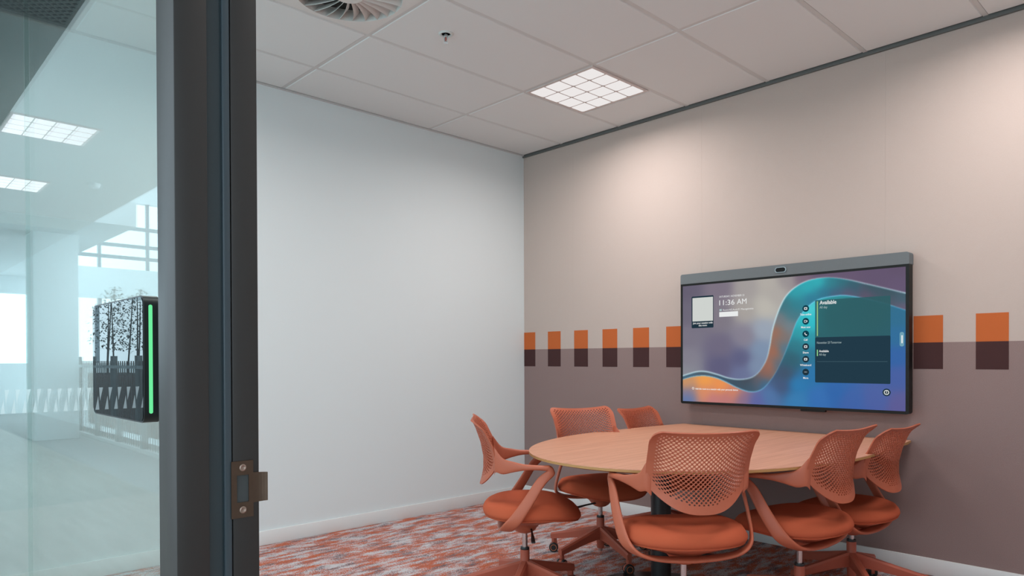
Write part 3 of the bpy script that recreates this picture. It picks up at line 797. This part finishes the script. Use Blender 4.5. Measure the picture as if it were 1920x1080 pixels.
CHAIR_GROUP = 'terracotta meeting chairs'
def chair(label, x, y, heading, lift, base, castr):
    t = thing('meeting_chair', label, 'chair', (x, y, 0), math.radians(heading), CHAIR_GROUP)
    up = (0, 0, lift)
    link('seat', CM['seat'], M_PAD, t, up); 
    link('seat_piping', CM['piping'], M_PAD, t, up)
    link('seat_shell', CM['shell'], M_PL, t, up); link('backrest', CM['backrest'], M_PL, t, up)
    link('armrest', CM['arm_l'], M_PL, t, up); link('armrest', CM['arm_r'], M_PL, t, up)
    link('height_lever', CM['lever'], M_BLACK, t, up)
    g = link('gas_lift', CM['lift'], M_CHROME, t)
    b = link('star_base', CM['star'], M_BASE, t); b.rotation_euler = (0, 0, math.radians(base-heading))
    link('lift_collar', CM['collar'], M_BLACK, t)
    for k in range(5):
        a = math.radians(base-heading+72*k)
        c = link('caster', CM['hood'], M_BASE, t, (.322*math.cos(a), .322*math.sin(a), 0))
        c.rotation_euler = (0, 0, math.radians(castr[k % len(castr)]-heading))
        link('wheel', CM['wheel_a'], M_TYRE, c); link('wheel', CM['wheel_b'], M_TYRE, c)
        link('wheel_ring', CM['ring_a'], M_RING, c); link('wheel_ring', CM['ring_b'], M_RING, c)
    return t
chair('terracotta chair seen side on at the left end of the table', -2.511, 2.478, 48, -.002, -58, (120, 60, 200, 20, 300))
chair('terracotta chair on the far side facing out, nearer the white wall', -2.702, 3.307, -20, -.020, -22, (60, 150, 40, 40, 100))
chair('terracotta chair mostly hidden behind the table, nearest the wall display', -2.69, 3.99, 3, -.050, -10, (60, 200, 60, 140, 20))
chair('terracotta chair in front turned away, its pierced back facing the camera', -1.645, 2.562, 144, .006, 30, (60, 150, 40, 40, 100))
chair('terracotta chair with its back turned, second from the felt wall on the near side', -1.431, 3.187, 176, -.014, 15, (30, 100, 140, 60, 20))
chair('terracotta chair nearest the felt wall on the near side of the table', -1.432, 3.802, 178, -.050, 20, (80, 120, 30, 60, 100))

# ------------------------------------------------------------------ glass front: frame, glass, strike plate
GY = .318
fr = struct(box('door_1', (-.8895, .271, 0), (-.83, .3076, CEIL+.02), M_FRAME, None, .0015), 'dark bronze metal door jamb with strike plate', 'door frame')
box('jamb_rebate', (-.8895, .3076, 0), (-.838, .336, CEIL+.02), M_GASKET, fr)
box('seal_strip', (-.838, .326, 0), (-.8335, .335, CEIL+.02), mat('seal_blue_black', (52, 62, 68), .3), fr, .0015)
box('jamb_stop', (-.8895, .336, 0), (-.8335, .368, CEIL+.02), M_FRAME, fr, .0012)
M_BRONZE = mat('antique_bronze', (86, 68, 56), .38, metal=.75, var=(90, .15))
def strike():
    # plate lies on x = -.8335, outline in (y, z)
    y0, y1, z0, z1 = .3335, .3600, 1.0150, 1.0830
    hy0, hy1, hz0, hz1 = .3400, .3545, 1.0335, 1.0660
    bm = bmesh.new()
    for a, b in (((y0, z0), (y1, hz0)), ((y0, hz1), (y1, z1)), ((y0, hz0), (hy0, hz1)), ((hy1, hz0), (y1, hz1))):
        add_box(bm, (-.8340, a[0], a[1]), (-.8318, b[0], b[1]))
    # lip curving out past the jamb edge
    prev = None
    for k in range(6):
        t_ = k/5; yy = .3600+.0165*t_; xx = -.8318+.0035*t_**2
        r = [bm.verts.new((xx, yy, 1.0315+.001*t_)), bm.verts.new((xx, yy, 1.0680-.001*t_)), bm.verts.new((xx-.002, yy, 1.0680-.001*t_)), bm.verts.new((xx-.002, yy, 1.0315+.001*t_))]
        if prev:
            for i in range(4): bm.faces.new((prev[i], prev[(i+1) % 4], r[(i+1) % 4], r[i]))
        else: bm.faces.new(r)
        prev = r
    bm.faces.new(prev[::-1])
    return bm_mesh('strike_plate', bm)
sp_ = link('strike_plate', strike(), M_BRONZE, fr)
for zz in (1.0245, 1.0750):
    lathe('screw', [(.0042, 0), (.0042, .0012), (.0030, .0018), (.0012, .0008)], mat('screw_bronze', (150, 128, 116), .4, metal=.8), sp_, (-.8320, .3470, zz), 'x', 16)
box('latch_pocket', (-.8338, .3400, 1.0335), (-.8334, .3545, 1.0660), mat('dark_void', (0, 0, 0)), sp_)
# head and far jamb of the doorway, beyond the picture
fr2 = struct(box('door_2', (.12, .271, 0), (.18, .368, CEIL+.02), M_FRAME), 'dark bronze metal jamb on the hinge side of the doorway', 'door frame')
struct(box('wall_front', (.18, .30, 0), (XR+.12, .368, CEIL+.3), M_WHITE), 'short white wall beside the doorway', 'wall')
struct(box('trim_3', (XL, .271, CEIL-.06), (-.8895, .368, CEIL+.02), M_FRAME), 'dark bronze head rail above the glass', 'trim')
struct(box('trim_4', (XL, .280, 0), (-.8895, .356, .04), M_FRAME), 'dark bronze floor channel under the glass', 'trim')
gj = -1.965
w1 = struct(box('window_1', (gj+.002, GY-.005, .04), (-.880, GY+.005, CEIL-.06), M_GLASS), 'clear glass partition panel beside the door jamb', 'glass partition')
w2 = struct(box('window_2', (-3.2, GY-.005, .04), (gj-.002, GY+.005, CEIL-.06), M_GLASS), 'clear glass partition panel at the left edge beyond the joint', 'glass partition')
struct(box('window_3', (XL, GY-.005, .04), (-3.204, GY+.005, CEIL-.06), M_GLASS), 'clear glass partition panel meeting the white wall', 'glass partition')

# room booking tablet on the glass
def tablet_glass():
    m = glass_mat('tablet_glass', (0, 0, 0), .10); nt = m.node_tree
    d = nt.nodes.new('ShaderNodeBsdfDiffuse'); d.inputs[0].default_value = (.004, .005, .006, 1)
    mx = [n for n in nt.nodes if n.type == 'MIX_SHADER'][0]; nt.links.new(d.outputs[0], mx.inputs[1])
    return m
px0, px1, pz0, pz1 = -1.256, -1.000, 1.121, 1.2895
tp = thing('booking_tablet', 'black room booking tablet with green light strip fixed beside the door jamb', 'tablet', ((px0+px1)/2, .30, pz0))
w, h = (px1-px0)/2, pz1-pz0
bm = bmesh.new(); add_prism(bm, rrect(-w, 0, w, h, .013, 6), -.0125, .007, 'xz')
link('tablet_body', bm_mesh('tablet_body', bm, True, 40), mat('tablet_black', (26, 28, 28), .42), tp)
prism('tablet_screen', rrect(-w+.002, .002, w-.002, h-.002, .011, 6), -.0135, -.0125, tablet_glass(), tp, 'xz')
prism('tablet_mount', rrect(-w+.03, .012, w+.012, h-.012, .004), .007, .0135, M_BLACK, tp, 'xz')
prism('green_light_strip', rrect(-.0068, .0125, -.0022, h-.0125, .0022, 5), w-.001, w+.0008, emis('green_led', (112, 238, 160), 1.0), tp, 'yz')

# ------------------------------------------------------------------ corridor and atrium behind the camera (seen mirrored in the glass)
M_WOODF = wood_mat('corridor_wood', (146, 143, 134), (130, 126, 116), 1.2, 14, .4)
struct(box('floor_corridor', (-19.5, -1.42, -.12), (6, .30, 0), M_WOODF), 'pale timber floor of the corridor', 'floor')
struct(box('floor_carpet_strip', (-19.5, -2.6, -.12), (6, -1.42, -.001), mat('grey_carpet', (150, 152, 152), .95, var=(60, .08))), 'grey carpet strip along the balustrade', 'floor')
struct(box('ceiling_corridor', (-11.2, -1.75, 3.0), (6, -.27, 3.3), mat('corridor_ceiling', (205, 210, 208), .8)), 'smooth white corridor ceiling', 'ceiling')
struct(box('ceiling_bulkhead', (-11.2, -.27, 2.9995), (6, .2995, 3.3), mat('dark_ceiling', (52, 56, 56), .8)), 'dark ceiling strip in front of the glass', 'ceiling')
for i, (lx, ly) in enumerate(CORRIDOR_LIGHTS):
    fitting(['lit square corridor light mirrored high in the glass', 'lit square corridor light farther along, mirrored small in the glass', 'lit square corridor light near the doorway', 'lit square corridor light past the doorway'][i], lx, ly, 2.999, M_OLENS, 'corridor ceiling lights')
struct(box('wall_corridor', (-19.5, .30, 0), (XL-.12, .42, 3.3), M_WHITE), 'white corridor wall past the meeting room', 'wall')
co = tag(box('corridor_column', (-13.15, -2.05, 0), (-12.55, -1.46, 3.4), M_WHITE, None, .01), 'broad white column standing by the balustrade', 'column')
struct(box('ceiling_slab_edge', (-19.5, -2.5, 3.15), (-11.2, .30, 3.5), mat('slab_grey', (190, 198, 200), .8)), 'grey slab edge at the far end of the corridor ceiling', 'ceiling')
# balustrade: posts, rail, bars
bl = thing('balustrade', 'balustrade of flat posts and thin vertical bars along the atrium', 'balustrade', (-9, -2.23, 0))
M_POST = mat('post_grey', (96, 102, 104), .5); M_BARG = mat('bar_grey', (84, 78, 74), .5)
for k in range(9): box('post', (-4.4+1.14*k-.06, -.03, 0), (-4.4+1.14*k+.06, .03, 1.27), M_POST, bl)
box('handrail', (-4.6, .05, 1.10), (5.2, .09, 1.14), mat('rail_steel', (170, 176, 178), .25, metal=1), bl)
box('kerb', (-4.6, -.05, 0), (5.2, .05, .05), M_SKIRT, bl)
bar_me = box_me('bar', (-.006, -.006, .05), (.006, .006, 1.20))
for k in range(96): link('bar', bar_me, M_BARG, bl, (-4.5+.1*k, 0, 0))
# planter and slender trees behind it
pl = thing('timber_planter', 'long brown timber planter behind the balustrade', 'planter', (-11.5, -3.2, 0))
for k in range(6): box('planter_board', (-4, .35, .02+.16*k), (4, .38, .165+.16*k), mat('planter_brown', (96, 56, 42), .6, var=(6, .3)), pl)
box('planter_box', (-4, -.35, 0), (4, .35, .95), mat('planter_dark', (70, 48, 40), .7), pl)
box('soil', (-3.97, -.32, .95), (3.97, .32, .97), mat('soil', (50, 42, 36), .95), pl)
def tree(label, x, y, hgt, seed):
    rnd = random.Random(seed)
    t = thing('slender_tree', label, 'tree', (x, y, .97), 0, 'atrium trees')
    leaves = []; F = []
    for k in range(3):
        bx, by = rnd.uniform(-.12, .12), rnd.uniform(-.1, .1); tx, ty = bx+rnd.uniform(-.15, .15), by+rnd.uniform(-.15, .15)
        hh = hgt*rnd.uniform(.85, 1.05)
        link('stem', sweep_mesh('stem', [((bx, by, .0), (1, 0, 0), (0, 1, 0), .016, .016), ((bx*.5+tx*.5+.02, by*.5+ty*.5, hh*.5), (1, 0, 0), (0, 1, 0), .012, .012), ((tx, ty, hh), (1, 0, 0), (0, 1, 0), .005, .005)], 8, 4), mat('bark', (44, 38, 32), .8), t)
        for q in range(260):
            f = rnd.uniform(.32, 1.05); r = .42*math.sin(min(1, (f-.2)/.85)*math.pi)**.6
            a = rnd.uniform(0, 6.28); rr = r*math.sqrt(rnd.random())
            c = Vector((bx+(tx-bx)*f+rr*math.cos(a), by+(ty-by)*f+rr*math.sin(a), hh*f-.06*rnd.random()))
            d = Vector((rnd.uniform(-1, 1), rnd.uniform(-1, 1), rnd.uniform(-.8, .2))).normalized(); s = d.cross(Vector((0, 0, 1))).normalized()*.016; L_ = rnd.uniform(.05, .09)
            b = len(leaves); leaves += [c, c+d*L_*.5+s, c+d*L_, c+d*L_*.5-s]; F.append((b, b+1, b+2, b+3))
    o = link('foliage', pymesh('foliage', leaves, F), mat('leaf_green', (34, 44, 30), .6), t); o['kind'] = 'stuff'
tree('slender leafy tree mirrored in the tablet screen', -13.75, -3.2, 1.5, 1)
tree('slender leafy tree farther along the planter', -15.2, -3.2, 1.6, 2)
tree('slender leafy tree nearer along the planter', -9.2, -3.2, 1.6, 5)
# far glazed end of the atrium
fw = struct(box('wall_far', (-19.7, -14, -1), (-19.5, .30, 1.15), mat('far_white', (205, 214, 216), .8)), 'white glazed end wall of the atrium', 'wall')
box('spandrel', (-19.7, -14, 2.75), (-19.5, .30, 3.50), mat('far_white', (0, 0, 0)), fw)
box('head_wall', (-19.7, -14, 5.2), (-19.5, .30, 7.5), mat('far_white', (0, 0, 0)), fw)
M_MULL = mat('mullion_grey', (120, 132, 138), .5)
for k in range(14): box('mullion', (-19.66, -13.9+1.1*k-.04, 1.15), (-19.54, -13.9+1.1*k+.04, 2.75), M_MULL, fw)
for k in range(14): box('mullion', (-19.66, -13.9+1.1*k-.03, 3.5), (-19.54, -13.9+1.1*k+.03, 5.2), M_MULL, fw)
for zz in (3.8, 4.1, 4.55): box('transom', (-19.65, -14, zz-.04), (-19.55, .30, zz+.04), M_MULL, fw)
# glass screen with zigzag marks across the corridor
gs = thing('glass_screen', 'clear glass screen with a frosted zigzag of triangles across the corridor', 'glass screen', (-6.9, -1.1, 0))
link('pane', box_me('pane', (-.005, -.95, 0), (.005, .85, 2.4)), glass_mat('screen_glass', (.95, .98, .98), .03), gs)
M_FROST = mat('frost_film', (236, 240, 240), .8)
for k in range(26):
    yy = -.92+.0725*k
    if yy > .8: break
    prism('frost_mark', [(yy, .972), (yy+.030, .972), (yy+.024, .855)][::-1], .0055, .0062, M_FROST, gs, 'yz')
    prism('frost_mark', [(yy+.030, .780), (yy+.060, .780), (yy+.038, .898)], .0055, .0062, M_FROST, gs, 'yz')
sd = tag(lathe('smoke_detector', [(.055, 0), (.055, -.02), (.04, -.045), (.015, -.05)], M_SKIRT, None, (-8.1, -1.25, 3.0)), 'small white dome detector on the corridor ceiling', 'detector')
